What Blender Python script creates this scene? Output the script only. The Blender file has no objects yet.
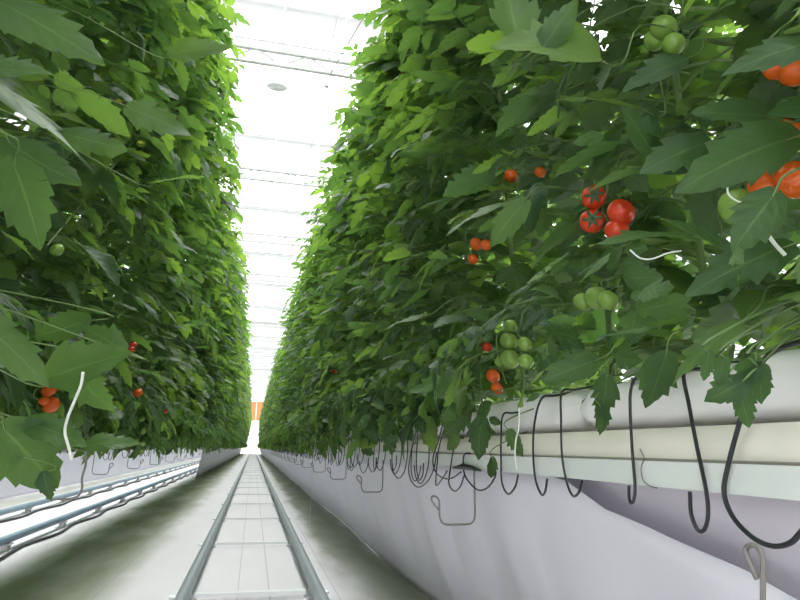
import bpy, math, random
import numpy as np
from mathutils import Vector, Matrix
sc = bpy.context.scene
COL = sc.collection
random.seed(7)
R = math.radians

# ------------------------------------------------------------------ camera
F, CH = 600.0, 0.64
YAW, PITCH, ROLL = R(13.1454), R(13.9952), R(1.0)
fwd = np.array([math.sin(YAW)*math.cos(PITCH), math.cos(YAW)*math.cos(PITCH), math.sin(PITCH)])
_r = np.array([math.cos(YAW), -math.sin(YAW), 0.0]); _u = np.cross(_r, fwd)
rgt = _r*math.cos(ROLL)+_u*math.sin(ROLL); upv = -_r*math.sin(ROLL)+_u*math.cos(ROLL)
CAMP = np.array([0, 0, CH])
cd = bpy.data.cameras.new('camera'); cam = bpy.data.objects.new('camera', cd); COL.objects.link(cam)
cd.sensor_width = 36; cd.lens = 36*F/800; cd.clip_start = .02; cd.clip_end = 400
M = Matrix(((rgt[0], upv[0], -fwd[0], 0), (rgt[1], upv[1], -fwd[1], 0), (rgt[2], upv[2], -fwd[2], CH), (0, 0, 0, 1)))
cam.matrix_world = M; sc.camera = cam

def ray(x, y): return fwd+rgt*(x-400)/F+upv*(300-y)/F
def onX(x, y, X): d = ray(x, y); return CAMP+d*(X/d[0])
def onZ(x, y, Z): d = ray(x, y); return CAMP+d*((Z-CH)/d[2])
def onD(x, y, D): return CAMP+ray(x, y)*D

# ------------------------------------------------------------------ tagging
def tag(o, label=None, cat=None, group=None, kind=None):
    if label: o['label'] = label
    if cat: o['category'] = cat
    if group: o['group'] = group
    if kind: o['kind'] = kind
    return o
def empty(name, loc, label=None, cat=None, group=None):
    o = bpy.data.objects.new(name, None); COL.objects.link(o); o.location = loc; o.empty_display_size = .05
    return tag(o, label, cat, group)
def link(name, me, parent=None, loc=None):
    o = bpy.data.objects.new(name, me); COL.objects.link(o)
    if parent: o.parent = parent
    if loc is not None: o.location = loc
    return o
def copy_tree(o, parent=None):
    c = o.copy(); COL.objects.link(c); c.parent = parent
    for ch in list(o.children): copy_tree(ch, c)
    return c

# ------------------------------------------------------------------ materials
def new_mat(name):
    m = bpy.data.materials.new(name); m.use_nodes = True
    return m, m.node_tree.nodes, m.node_tree.links, m.node_tree.nodes['Principled BSDF']
def simple(name, col, rough=.5, metal=0, var=.12, scale=20, spec=.5, bump=0, trans=None):
    m, n, l, b = new_mat(name)
    b.inputs['Roughness'].default_value = rough; b.inputs['Metallic'].default_value = metal
    b.inputs['Specular IOR Level'].default_value = spec
    t = n.new('ShaderNodeTexCoord'); nz = n.new('ShaderNodeTexNoise'); nz.inputs['Scale'].default_value = scale
    nz.inputs['Detail'].default_value = 4
    l.new(t.outputs['Object'], nz.inputs['Vector'])
    mx = n.new('ShaderNodeMix'); mx.data_type = 'RGBA'
    mx.inputs['A'].default_value = (*[c*(1-var) for c in col], 1); mx.inputs['B'].default_value = (*[min(1, c*(1+var)) for c in col], 1)
    l.new(nz.outputs['Fac'], mx.inputs['Factor']); l.new(mx.outputs['Result'], b.inputs['Base Color'])
    if bump:
        bp = n.new('ShaderNodeBump'); bp.inputs['Strength'].default_value = bump; bp.inputs['Distance'].default_value = .01
        l.new(nz.outputs['Fac'], bp.inputs['Height']); l.new(bp.outputs['Normal'], b.inputs['Normal'])
    if trans:
        tr = n.new('ShaderNodeBsdfTranslucent'); tr.inputs['Color'].default_value = (*trans[1], 1)
        ms = n.new('ShaderNodeMixShader'); ms.inputs[0].default_value = trans[0]
        l.new(b.outputs[0], ms.inputs[1]); l.new(tr.outputs[0], ms.inputs[2]); l.new(ms.outputs[0], n['Material Output'].inputs['Surface'])
    return m

def leaf_material():
    m, n, l, b = new_mat('tomato_leaf')
    def math_(op, a, bb=None, c=None):
        k = n.new('ShaderNodeMath'); k.operation = op
        for i, v in enumerate((a, bb, c)):
            if v is None: continue
            if isinstance(v, (int, float)): k.inputs[i].default_value = v
            else: l.new(v, k.inputs[i])
        return k.outputs[0]
    def mixc(f, a, bb):
        k = n.new('ShaderNodeMix'); k.data_type = 'RGBA'
        for nm, v in (('Factor', f), ('A', a), ('B', bb)):
            if isinstance(v, tuple): k.inputs[nm].default_value = (*v, 1)
            elif isinstance(v, float): k.inputs[nm].default_value = v
            else: l.new(v, k.inputs[nm])
        return k.outputs['Result']
    uv = n.new('ShaderNodeUVMap'); uv.uv_map = 'UVMap'; sx = n.new('ShaderNodeSeparateXYZ'); l.new(uv.outputs[0], sx.inputs[0])
    u, v = sx.outputs[0], sx.outputs[1]
    au = math_('ABSOLUTE', math_('MULTIPLY_ADD', u, 2, -1))
    mid = math_('LESS_THAN', au, .05)
    fr = math_('FRACT', math_('SUBTRACT', math_('MULTIPLY', v, 5.5), math_('MULTIPLY', au, 1.5)))
    side = math_('LESS_THAN', fr, .11)
    vein = math_('MAXIMUM', mid, math_('MULTIPLY', side, .22))
    ho = math_('ABSOLUTE', math_('SUBTRACT', fr, .5))
    at = n.new('ShaderNodeAttribute'); at.attribute_name = 'tone'
    tone = at.outputs['Fac']
    oi = n.new('ShaderNodeTexCoord'); nz = n.new('ShaderNodeTexNoise'); nz.inputs['Scale'].default_value = 35
    l.new(oi.outputs['Object'], nz.inputs['Vector'])
    c = mixc(tone, (.020, .046, .026), (.056, .105, .048))
    old = n.new('ShaderNodeMapRange'); old.inputs['From Min'].default_value = .965; old.inputs['From Max'].default_value = .985
    l.new(tone, old.inputs['Value'])
    c = mixc(math_('MULTIPLY', old.outputs[0], .8), c, (.20, .28, .07))
    c = mixc(math_('MULTIPLY', nz.outputs['Fac'], .45), c, (.022, .060, .016))
    c = mixc(math_('MULTIPLY', vein, .45), c, (.15, .25, .085))
    geo = n.new('ShaderNodeNewGeometry')
    c = mixc(math_('MULTIPLY', geo.outputs['Backfacing'], .55), c, (.12, .19, .10))
    l.new(c, b.inputs['Base Color'])
    b.inputs['Roughness'].default_value = .5; b.inputs['Specular IOR Level'].default_value = .28
    bp = n.new('ShaderNodeBump'); bp.inputs['Strength'].default_value = .45; bp.inputs['Distance'].default_value = .003
    l.new(math_('ADD', math_('MULTIPLY', ho, .8), math_('SUBTRACT', nz.outputs['Fac'], mid)), bp.inputs['Height'])
    l.new(bp.outputs[0], b.inputs['Normal'])
    tr = n.new('ShaderNodeBsdfTranslucent')
    l.new(mixc(tone, (.17, .36, .06), (.42, .72, .07)), tr.inputs['Color'])
    ms = n.new('ShaderNodeMixShader'); ms.inputs[0].default_value = .31
    l.new(b.outputs[0], ms.inputs[1]); l.new(tr.outputs[0], ms.inputs[2]); l.new(ms.outputs[0], n['Material Output'].inputs['Surface'])
    return m

def floor_material():
    m, n, l, b = new_mat('white_ground_cloth')
    t = n.new('ShaderNodeTexCoord'); s = n.new('ShaderNodeSeparateXYZ'); l.new(t.outputs['Object'], s.inputs[0])
    def math_(op, a, bb=None, c=None):
        k = n.new('ShaderNodeMath'); k.operation = op
        for i, v in enumerate((a, bb, c)):
            if v is None: continue
            if isinstance(v, (int, float)): k.inputs[i].default_value = v
            else: l.new(v, k.inputs[i])
        return k.outputs[0]
    mp = n.new('ShaderNodeMapping'); mp.inputs['Scale'].default_value = (2.6, .7, 1); l.new(t.outputs['Object'], mp.inputs[0])
    nz = n.new('ShaderNodeTexNoise'); nz.inputs['Scale'].default_value = 1.6; nz.inputs['Detail'].default_value = 5; l.new(mp.outputs[0], nz.inputs['Vector'])
    nf = n.new('ShaderNodeTexNoise'); nf.inputs['Scale'].default_value = 60; l.new(t.outputs['Object'], nf.inputs['Vector'])
    xw = math_('ADD', s.outputs[0], math_('MULTIPLY_ADD', nz.outputs['Fac'], .35, -.175))
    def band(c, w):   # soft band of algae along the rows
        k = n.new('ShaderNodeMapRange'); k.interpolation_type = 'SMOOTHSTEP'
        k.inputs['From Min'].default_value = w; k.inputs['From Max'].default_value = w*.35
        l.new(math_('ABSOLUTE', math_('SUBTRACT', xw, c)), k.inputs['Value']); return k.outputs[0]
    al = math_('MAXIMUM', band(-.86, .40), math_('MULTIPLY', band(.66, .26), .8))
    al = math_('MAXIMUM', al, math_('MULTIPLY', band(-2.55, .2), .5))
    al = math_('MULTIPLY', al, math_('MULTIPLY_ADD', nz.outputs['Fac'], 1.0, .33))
    def seam(x0, w=.003):
        return math_('LESS_THAN', math_('ABSOLUTE', math_('SUBTRACT', s.outputs[0], x0)), w)
    sm = seam(.12)
    for x0 in (-.02, -.62, .42, -1.1): sm = math_('MAXIMUM', sm, seam(x0, .0022))
    def mixc(f, a, bb):
        k = n.new('ShaderNodeMix'); k.data_type = 'RGBA'
        for nm, v in (('Factor', f), ('A', a), ('B', bb)):
            if isinstance(v, tuple): k.inputs[nm].default_value = (*v, 1)
            elif isinstance(v, float): k.inputs[nm].default_value = v
            else: l.new(v, k.inputs[nm])
        return k.outputs['Result']
    base = mixc(nz.outputs['Fac'], (.70, .67, .71), (.84, .81, .84))
    base = mixc(math_('MULTIPLY', nf.outputs['Fac'], .3), base, (.56, .55, .55))
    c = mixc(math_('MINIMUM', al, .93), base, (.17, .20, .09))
    c = mixc(math_('MULTIPLY', sm, .4), c, (.2, .2, .2))
    l.new(c, b.inputs['Base Color']); b.inputs['Roughness'].default_value = .75
    bp = n.new('ShaderNodeBump'); bp.inputs['Strength'].default_value = .25; bp.inputs['Distance'].default_value = .01
    l.new(nz.outputs['Fac'], bp.inputs['Height']); l.new(bp.outputs[0], b.inputs['Normal'])
    return m

MT = dict(
    leaf=leaf_material(), floor=floor_material(),
    stem=simple('green_stem', (.17, .26, .09), .5, var=.3, scale=30, trans=(.15, (.3, .5, .1))),
    red=simple('ripe_tomato_skin', (.62, .045, .012), .22, var=.25, scale=14),
    orange=simple('orange_tomato_skin', (.80, .13, .015), .22, var=.25, scale=14),
    green=simple('unripe_tomato_skin', (.22, .36, .07), .25, var=.25, scale=14),
    calyx=simple('calyx_green', (.04, .09, .02), .5, var=.3),
    flower=simple('yellow_petal', (.75, .7, .05), .5, trans=(.3, (.8, .8, .1))),
    film=simple('white_plastic_film', (.88, .85, .92), .38, var=.05, scale=3, spec=.4, trans=(.22, (.8, .82, .88))),
    film2=simple('back_plastic_film', (.82, .76, .82), .45, var=.06, scale=4, spec=.3, trans=(.2, (.7, .7, .75))),
    bag=simple('white_bag_film', (.84, .82, .82), .4, var=.06, scale=6, spec=.4, bump=.25),
    gutter=simple('cream_coated_gutter', (.80, .76, .67), .45, var=.05, scale=4),
    lip=simple('pale_grey_gutter_lip', (.68, .70, .68), .4, var=.05, scale=4),
    rail=simple('grey_painted_pipe', (.29, .33, .35), .45, metal=.15, var=.15, scale=9),
    bluerail=simple('blue_grey_pipe', (.20, .29, .36), .45, metal=.15, var=.15, scale=9),
    zinc=simple('galvanised_steel', (.62, .64, .66), .42, metal=.55, var=.12, scale=30),
    bar=simple('pale_zinc_bar', (.88, .88, .90), .45, var=.05),
    wire=simple('dull_steel_wire', (.24, .22, .21), .5, metal=.55, var=.3, scale=60),
    black=simple('black_plastic', (.012, .013, .016), .35, var=.3, scale=50),
    streak=simple('dark_streak', (.02, .02, .023), .5, var=.3, scale=20),
    twine=simple('white_twine', (.70, .74, .66), .8, var=.15, scale=90),
    white=simple('white_painted_metal', (.62, .62, .62), .5, var=.04),
    truss=simple('pale_grey_truss_paint', (.40, .40, .38), .5, var=.04),
    screen=simple('folded_white_screen', (.45, .44, .43), .7, var=.1, scale=8, trans=(.4, (.85, .85, .85))),
    pad=simple('brown_cooling_pad', (.55, .17, .05), .8, var=.25, scale=6, bump=.5),
    concrete=simple('pale_concrete', (.72, .68, .68), .8, var=.08, scale=3, bump=.2),
    wall=simple('white_wall_sheet', (.78, .80, .80), .6, var=.04, scale=2, trans=(.4, (.85, .85, .85))),
)
def glass_material():
    m, n, l, b = new_mat('greenhouse_glass')
    b.inputs['Base Color'].default_value = (.85, .9, .9, 1); b.inputs['Roughness'].default_value = .1
    t = n.new('ShaderNodeTexCoord'); nz = n.new('ShaderNodeTexNoise'); nz.inputs['Scale'].default_value = .8; l.new(t.outputs['Object'], nz.inputs['Vector'])
    tr = n.new('ShaderNodeBsdfTransparent'); tr.inputs['Color'].default_value = (.95, .97, .96, 1)
    mr = n.new('ShaderNodeMapRange'); mr.inputs['To Min'].default_value = .84; mr.inputs['To Max'].default_value = .94; l.new(nz.outputs['Fac'], mr.inputs['Value'])
    ms = n.new('ShaderNodeMixShader'); l.new(mr.outputs[0], ms.inputs[0])
    l.new(b.outputs[0], ms.inputs[1]); l.new(tr.outputs[0], ms.inputs[2]); l.new(ms.outputs[0], n['Material Output'].inputs['Surface'])
    return m
MT['glass'] = glass_material()

# ------------------------------------------------------------------ generic mesh collector
class MB:
    def __init__(s): s.v, s.f = [], []
    def box(s, x0, x1, y0, y1, z0, z1):
        b = len(s.v)
        s.v += [(x, y, z) for x in (x0, x1) for y in (y0, y1) for z in (z0, z1)]
        s.f += [tuple(b+i for i in q) for q in ((0, 1, 3, 2), (4, 6, 7, 5), (0, 4, 5, 1), (2, 3, 7, 6), (0, 2, 6, 4), (1, 5, 7, 3))]
    def tube(s, pts, r, n=8, cap=True):
        pts = [Vector([float(c) for c in p]) for p in pts]; b = len(s.v); m = len(pts)
        rs = r if isinstance(r, (list, tuple)) else [r]*m
        t0 = (pts[1]-pts[0]).normalized(); ref = Vector((0, 0, 1)) if abs(t0.z) < .9 else Vector((1, 0, 0))
        nrm = t0.cross(ref).normalized()
        for i, p in enumerate(pts):
            t = (pts[min(i+1, m-1)]-pts[max(i-1, 0)]).normalized()
            nrm = (nrm-t*nrm.dot(t)).normalized(); bn = t.cross(nrm)
            for k in range(n):
                a = 2*math.pi*k/n
                s.v.append(tuple(p+(nrm*math.cos(a)+bn*math.sin(a))*rs[i]))
        for i in range(m-1):
            for k in range(n):
                k2 = (k+1) % n
                s.f.append((b+i*n+k, b+i*n+k2, b+(i+1)*n+k2, b+(i+1)*n+k))
        if cap:
            s.f.append(tuple(b+k for k in range(n))[::-1]); s.f.append(tuple(b+(m-1)*n+k for k in range(n)))
    def grid(s, P):
        b = len(s.v); nr, nc = len(P), len(P[0])
        for row in P: s.v += [tuple(map(float, p)) for p in row]
        for i in range(nr-1):
            for j in range(nc-1):
                s.f.append((b+i*nc+j, b+i*nc+j+1, b+(i+1)*nc+j+1, b+(i+1)*nc+j))
    def mesh(s, name, mat, smooth=True):
        me = bpy.data.meshes.new(name); me.from_pydata(s.v, [], s.f); me.materials.append(mat); me.update()
        if smooth:
            me.shade_smooth()
            try: me.set_sharp_from_angle(angle=R(40))
            except Exception: pass
        return me
    def build(s, name, mat, parent=None, loc=None, smooth=True): return link(name, s.mesh(name, mat, smooth), parent, loc)

def smooth_path(pts, k=5):
    P = [np.array(p, float) for p in pts]; P = [2*P[0]-P[1]]+P+[2*P[-1]-P[-2]]; out = []
    for i in range(1, len(P)-2):
        for j in range(k):
            t = j/k; a, b, c, d = P[i-1], P[i], P[i+1], P[i+2]
            out.append(.5*(2*b+(c-a)*t+(2*a-5*b+4*c-d)*t*t+(3*b-a-3*c+d)*t**3))
    out.append(P[-2]); return out
def rod(name, pts, r, mat, label=None, cat=None, group=None, parent=None, k=5, n=8, sm=True):
    base = np.array([float(c) for c in pts[0]])
    q = [np.array(p, float)-base for p in pts]
    mb = MB(); mb.tube(smooth_path(q, k) if sm else q, r, n)
    o = mb.build(name, mat, parent, Vector(base) if parent is None else None)
    if parent is not None: o.location = Vector(base)-parent.location
    return tag(o, label, cat, group)

# ------------------------------------------------------------------ leaves
PROF = {2: ([0, .05, .14, .24, .29, .42, .47, .60, .65, .78, .83, .92, 1.0],
            [.03, .42, .80, 1.0, .84, .97, .74, .82, .57, .56, .38, .22, .01]),
        1: ([0, .12, .27, .33, .52, .58, .78, 1.0], [.03, .60, 1.0, .74, .88, .60, .50, .01]),
        0: ([0, .28, .6, 1.0], [.05, 1.0, .8, .02])}
def leaflet(rng, L, W, lod):
    pv, pw = PROF[lod]; cols = (-1, -.5, 0, .5, 1) if lod == 2 else (-1, 0, 1)
    fold = rng.uniform(.05, .45); droop = rng.uniform(.05, .45); curl = rng.uniform(0, .35); tw = rng.uniform(-.5, .5); bend = rng.uniform(-.15, .15)
    ph = rng.uniform(0, 6)
    V, UV = [], []
    for i, (v, w) in enumerate(zip(pv, pw)):
        tooth = .06 if (lod > 0 and i > 2 and w > (pw[i-1])) else 0
        jl, jr = (rng.uniform(.85, 1.12), rng.uniform(.85, 1.12)) if lod else (1, 1)
        for u in cols:
            ww = w*W*.5*(jl if u < 0 else jr)
            x = u*ww; y = (v+tooth*abs(u)-.12*abs(u)*(v < .1))*L
            z = fold*abs(u)*ww - curl*u*u*ww - droop*v*v*L*.6 + .02*L*math.sin(v*9+u*2+ph)*abs(u)
            x += bend*v*v*L
            a = tw*v; x, z = x*math.cos(a)-z*math.sin(a)*0.5, z+x*math.sin(a)
            V.append((x, y, z)); UV.append((u*.5+.5, v))
    nc = len(cols); Fq = [(i*nc+j, i*nc+j+1, (i+1)*nc+j+1, (i+1)*nc+j) for i in range(len(pv)-1) for j in range(nc-1)]
    return np.array(V), np.array(Fq), np.array(UV)
def frame(d, n):
    d = d/np.linalg.norm(d); x = np.cross(d, n); x /= np.linalg.norm(x); z = np.cross(x, d)
    return np.stack([x, d, z], 1)      # columns
class Leaves:
    def __init__(s): s.V, s.F, s.UV, s.T, s.M, s.ID, s.n, s.k = [], [], [], [], [], [], 0, 0
    def add(s, V, Fq, UV, tone, mat):
        s.V.append(V); s.F.append(Fq+s.n); s.UV.append(UV); s.T.append(np.full(len(V), tone)); s.M.append(np.full(len(Fq), mat)); s.ID.append(np.full(len(V), s.k)); s.n += len(V); s.k += 1
    def pack(s):
        return dict(V=np.concatenate(s.V), F=np.concatenate(s.F), UV=np.concatenate(s.UV), T=np.concatenate(s.T), M=np.concatenate(s.M), ID=np.concatenate(s.ID), k=s.k)
def tri_tube(pts, r0, r1):
    n = 3; V = []
    for i, p in enumerate(pts):
        t = pts[min(i+1, len(pts)-1)]-pts[max(i-1, 0)]; Fm = frame(t, np.array([.13, .1, 1.]))
        r = r0+(r1-r0)*i/(len(pts)-1)
        for k in range(n):
            a = 2*math.pi*k/n; V.append(p+Fm[:, 0]*math.cos(a)*r+Fm[:, 2]*math.sin(a)*r)
    Fq = [(i*n+k, i*n+(k+1) % n, (i+1)*n+(k+1) % n, (i+1)*n+k) for i in range(len(pts)-1) for k in range(n)]
    return np.array(V), np.array(Fq), np.zeros((len(V), 2))
def compound(rng, lod, size=1.0):
    s = Leaves(); Lr = rng.uniform(.24, .32)*size; p0, p1 = R(rng.uniform(10, 45)), R(rng.uniform(-48, 0)); sway = rng.uniform(-.5, .5)
    pts = [np.zeros(3)]; az = 0; ds = []
    N = 8
    for i in range(N):
        t = i/(N-1); p = p0+(p1-p0)*t; a = sway*t
        d = np.array([math.sin(a)*math.cos(p), math.cos(a)*math.cos(p), math.sin(p)]); ds.append(d); pts.append(pts[-1]+d*Lr/N)
    s.add(*tri_tube(pts if lod else pts[::4], .0032*size, .0013), .5, 1)
    tone = rng.uniform(0, .95)
    def put(i, side, L):
        d = ds[min(i, N-1)]; x = np.cross(d, [0, 0, 1]); x /= np.linalg.norm(x); up = np.cross(x, d)
        if side == 0: dd = d+up*rng.uniform(-.4, .15); nn = up+x*rng.uniform(-.4, .4)
        else:
            a = R(rng.uniform(50, 80)); dd = d*math.cos(a)+x*side*math.sin(a)+np.array([0, 0, -1])*rng.uniform(-.1, .4); nn = up+x*rng.uniform(-.3, .3)+d*rng.uniform(-.3, .5)
        V, Fq, UV = leaflet(rng, L, L*rng.uniform(.62, .82), lod)
        Fm = frame(dd, nn); ofs = 0 if side == 0 else .01
        V = V@Fm.T+pts[i+1 if i < N else N]+dd/np.linalg.norm(dd)*ofs
        s.add(V, Fq, UV, min(1, max(0, tone+rng.uniform(-.2, .2))) if rng.random() > .02 else 1.0, 0)
    put(7, 0, rng.uniform(.10, .135)*size)
    for i, L in ((6, .085), (4, .095), (2, .075)):
        for sd in (-1, 1): put(i, sd, L*size*rng.uniform(.8, 1.15))
    if lod:
        for i in (5, 3): put(i, rng.choice((-1, 1)), .035*size)
    return s.pack()
def rotz(a): c, s_ = math.cos(a), math.sin(a); return np.array([[c, -s_, 0], [s_, c, 0], [0, 0, 1]])
def rotx(a): c, s_ = math.cos(a), math.sin(a); return np.array([[1, 0, 0], [0, c, -s_], [0, s_, c]])
rngG = random.Random(11)
COMP = {lod: [compound(rngG, lod) for _ in range(n)] for lod, n in ((2, 16), (1, 12), (0, 10))}

def foliage_arrays(rng, lod, path, z0, z1, n, size=1.0, low_drop=0, side=1):
    """path(z) -> stem (x,y). leaves all round the stem"""
    Vs, Fs, UVs, Ts, Ms, IDs = [], [], [], [], [], []; nv = 0; nk = 0; az = rng.uniform(0, 6.28)
    for i in range(n+low_drop):
        z = z0+(z1-z0)*(i+rng.uniform(-.5, .5))/n; az += 2.4+rng.uniform(-.5, .5)
        c = rng.choice(COMP[lod]); sc_ = size*rng.uniform(.75, 1.25)*(1 if z < z1-.35 else .75)
        Rm = rotz(az)@rotx(R(rng.uniform(-28, 24)))
        if i >= n:                       # low leaves that droop over the gutter edge
            z = rng.uniform(.80, 1.0); sc_ = size*rng.uniform(.6, 1.0); Rm = rotz(side*math.pi/2+rng.uniform(-.9, .9))@rotx(R(rng.uniform(-75, -25)))
        px, py = path(min(z, z1))
        if i >= n: px -= side*rng.uniform(.14, .24); py += rng.uniform(-.2, .2)
        V = (c['V']*sc_)@Rm.T+np.array([px, py, z])
        Vs.append(V); Fs.append(c['F']+nv); UVs.append(c['UV']); Ts.append(np.clip(c['T']+rng.uniform(-.15, .15)*(c['T'] < .96), 0, 1)); Ms.append(c['M']); IDs.append(c['ID']+nk)
        nv += len(V); nk += c['k']
    return dict(V=np.concatenate(Vs), F=np.concatenate(Fs), UV=np.concatenate(UVs), T=np.concatenate(Ts), M=np.concatenate(Ms), ID=np.concatenate(IDs), k=nk)
def cull(A, bad):            # bad: per-vertex bool; any bad vertex drops its leaflet
    hit = np.zeros(A['k'], bool); np.logical_or.at(hit, A['ID'], bad)
    keepv = ~hit[A['ID']]; idx = np.cumsum(keepv)-1; fk = keepv[A['F'][:, 0]]
    return dict(V=A['V'][keepv], F=idx[A['F'][fk]], UV=A['UV'][keepv], T=A['T'][keepv], M=A['M'][fk], ID=A['ID'][keepv], k=A['k'])
def leaf_mesh(name, A):
    me = bpy.data.meshes.new(name); V, Fq = A['V'], A['F']
    me.vertices.add(len(V)); me.vertices.foreach_set('co', V.astype(np.float32).ravel())
    me.loops.add(Fq.size); me.loops.foreach_set('vertex_index', Fq.astype(np.int32).ravel())
    me.polygons.add(len(Fq)); me.polygons.foreach_set('loop_start', np.arange(0, Fq.size, 4, dtype=np.int32))
    me.polygons.foreach_set('material_index', A['M'].astype(np.int32))
    me.update(calc_edges=True)
    uvl = me.uv_layers.new(name='UVMap'); uvl.data.foreach_set('uv', A['UV'][Fq.ravel()].astype(np.float32).ravel())
    at = me.attributes.new('tone', 'FLOAT', 'POINT'); at.data.foreach_set('value', A['T'].astype(np.float32))
    me.materials.append(MT['leaf']); me.materials.append(MT['stem']); me.shade_smooth()
    return me

# ------------------------------------------------------------------ fruit
def tomato_mesh(mat):
    mb = MB(); n, m = 20, 12; P = []
    for i in range(m+1):
        th = math.pi*i/m; row = []
        for k in range(n+1):
            a = 2*math.pi*k/n
            r = math.sin(th)*(1+.025*math.cos(5*a)*math.sin(th)); z = math.cos(th)*.90
            z -= .16*math.exp(-(r/.28)**2)*(1 if z > 0 else -.35)
            row.append((r*math.cos(a), r*math.sin(a), z))
        P.append(row)
    mb.grid(P); me = mb.mesh('tomato', mat); return me
TOM = {k: tomato_mesh(MT[k]) for k in ('red', 'orange', 'green')}
def calyx_mesh():
    mb = MB()
    for k in range(6):
        a = k*math.pi/3+.2*math.sin(k*5); ca, sa = math.cos(a), math.sin(a); P = []
        for t, w in ((0, .10), (.3, .15), (.6, .11), (.85, .05), (1.0, .01)):
            r = .05+.8*t; z = .80-.10*t+.22*t*t*(1+.4*math.sin(k*3)); row = []
            for u, dz in ((-1, .02), (0, 0), (1, .02)): row.append((ca*r-sa*u*w, sa*r+ca*u*w, z+dz+.04))
            P.append(row)
        mb.grid(P)
    mb.tube([(0, 0, .72), (.02, 0, 1.0), (.08, .03, 1.3)], [.09, .06, .05], 6)
    return mb.mesh('calyx', MT['calyx'])
CAL = calyx_mesh()

# ------------------------------------------------------------------ plants
SP = .42
def r_path(y0, rng, side):
    a, b, c = rng.uniform(-.03, .03), rng.uniform(0, 6), rng.uniform(-.04, .04)
    if side > 0: return lambda z: (.765+a+.03*math.sin(2.2*z+b)-.012*z, y0+c*z+.04*math.sin(1.7*z+b))
    return lambda z: (-.97+a+.165*max(0, z-.7)+.03*math.sin(2.2*z+b), y0+c*z+.04*math.sin(1.7*z+b))
def stem_part(path, z1, parent, base, z0=.70):
    mb = MB(); pts = []
    z = z0
    while z < z1: x, y = path(z); pts.append((x-base[0], y-base[1], z-base[2])); z += .16
    m = len(pts); mb.tube(pts, [.0075-.004*i/m for i in range(m)], 6)
    return mb.mesh('stem', MT['stem'])

# clusters of fruit: (side, label key, [(px, py, colour, radius)], plane X)
CL = [
 ('R', 'four red', [(594, 197, 'red', .0235, 1), (592, 221, 'red', .0235, 1), (621, 212, 'red', .025, 0), (617, 230, 'red', .022, 0)], .60),
 ('R', 'orange pair', [(768, 186, 'orange', .024, 0), (795, 180, 'orange', .024, 0), (738, 207, 'green', .026, 0), (764, 207, 'green', .023, 0)], .62),
 ('R', 'orange pair', [(776, 68, 'orange', .016, 0), (794, 73, 'orange', .017, 0), (783, 131, 'orange', .017, 0), (798, 137, 'orange', .018, 0)], .62),
 ('R', 'small lone', [(511, 176, 'orange', .022, 0), (540, 172, 'orange', .016, 0)], .70),
 ('R', 'orange knot', [(476, 244, 'orange', .022, 0), (486, 245, 'orange', .019, 0), (473, 259, 'orange', .018, 0)], .66),
 ('R', 'red and green low', [(493, 376, 'orange', .020, 0), (497, 388, 'orange', .017, 0), (487, 347, 'red', .015, 0)], .62),
 ('R', 'red and green low', [(509, 341, 'green', .024, 0), (510, 359, 'green', .025, 0), (525, 344, 'green', .018, 0), (526, 361, 'green', .019, 0), (511, 326, 'green', .017, 0), (500, 362, 'green', .015, 0)], .60),
 ('R', 'green pair', [(597, 298, 'green', .024, 0), (583, 302, 'green', .02, 0), (608, 300, 'green', .02, 0)], .62),
 ('R', 'green high', [(664, 28, 'green', .024, 0), (674, 44, 'green', .02, 0), (664, 66, 'green', .022, 0), (655, 40, 'green', .02, 0)], .66),
 ('R', 'far orange', [(334, 371, 'orange', .025, 0), (341, 300, 'orange', .018, 0)], .62),
 ('L', 'red under leaf', [(51, 405, 'orange', .025, 0), (49, 390, 'orange', .020, 0), (57, 387, 'red', .012, 0), (44, 401, 'orange', .014, 0)], -.58),
 ('L', 'orange single', [(138, 393, 'orange', .025, 0), (133, 345, 'red', .02, 0)], -.62),
 ('L', 'small red far', [(165, 411, 'red', .022, 0), (131, 350, 'red', .018, 0)], -.62),
 ('L', 'green string', [(142, 418, 'green', .022, 0), (143, 431, 'green', .022, 0), (143, 443, 'green', .019, 0), (150, 379, 'green', .02, 0), (142, 451, 'green', .016, 0)], -.64),
 ('L', 'yellow flower', [(57, 250, 'green', .02, 0), (141, 143, 'green', .02, 0)], -.60),
]
CAPS = []
for c in CL:
    for (px, py, col, r, st) in c[2]:
        CAPS.append((onX(px, py, c[3]), r*.75+.006))
# hooks and pale stems that must stay clear of leaves
CAMCLEAR = .42
def hits(V):
    bad = np.zeros(len(V), bool)
    for P, r in CAPS:
        d = P-CAMP; L = np.linalg.norm(d); u = d/L; w = V-CAMP; t = w@u
        q = np.linalg.norm(w-np.outer(np.clip(t, 0, L+.01), u), axis=1); bad |= q < r
    bad |= np.linalg.norm(V-CAMP, axis=1) < CAMCLEAR
    return bad
def right_bad(V, rng):
    x, y, z = V[:, 0], V[:, 1], V[:, 2]
    face = .43-.062*(z-.7)+.05*np.sin(11*y+z)*np.sin(7*z)+.06*np.sin(5.1*y+1)*np.sin(3.7*z+y)
    zm = np.interp(y, [.95, 1.1, 1.35, 1.8], [.775, .73, .65, .60])+.025*np.sin(9*y+5*x)+.02*np.sin(23*y)
    return (x < face) | (z < zm) | ((z < .785) & (x > .555) & (x < .90))
def left_bad(V, rng):
    x, y, z = V[:, 0], V[:, 1], V[:, 2]
    face = -.44+.088*(z-.6)+.05*np.sin(11*y+z)*np.sin(7*z)+.06*np.sin(4.3*y+2)*np.sin(3.3*z+y)
    return (x > face) | (z < .565+.05*np.sin(5*y+6*x)+.04*np.sin(17*y+9*x)) | ((z < .79) & (x < -.98))

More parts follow.
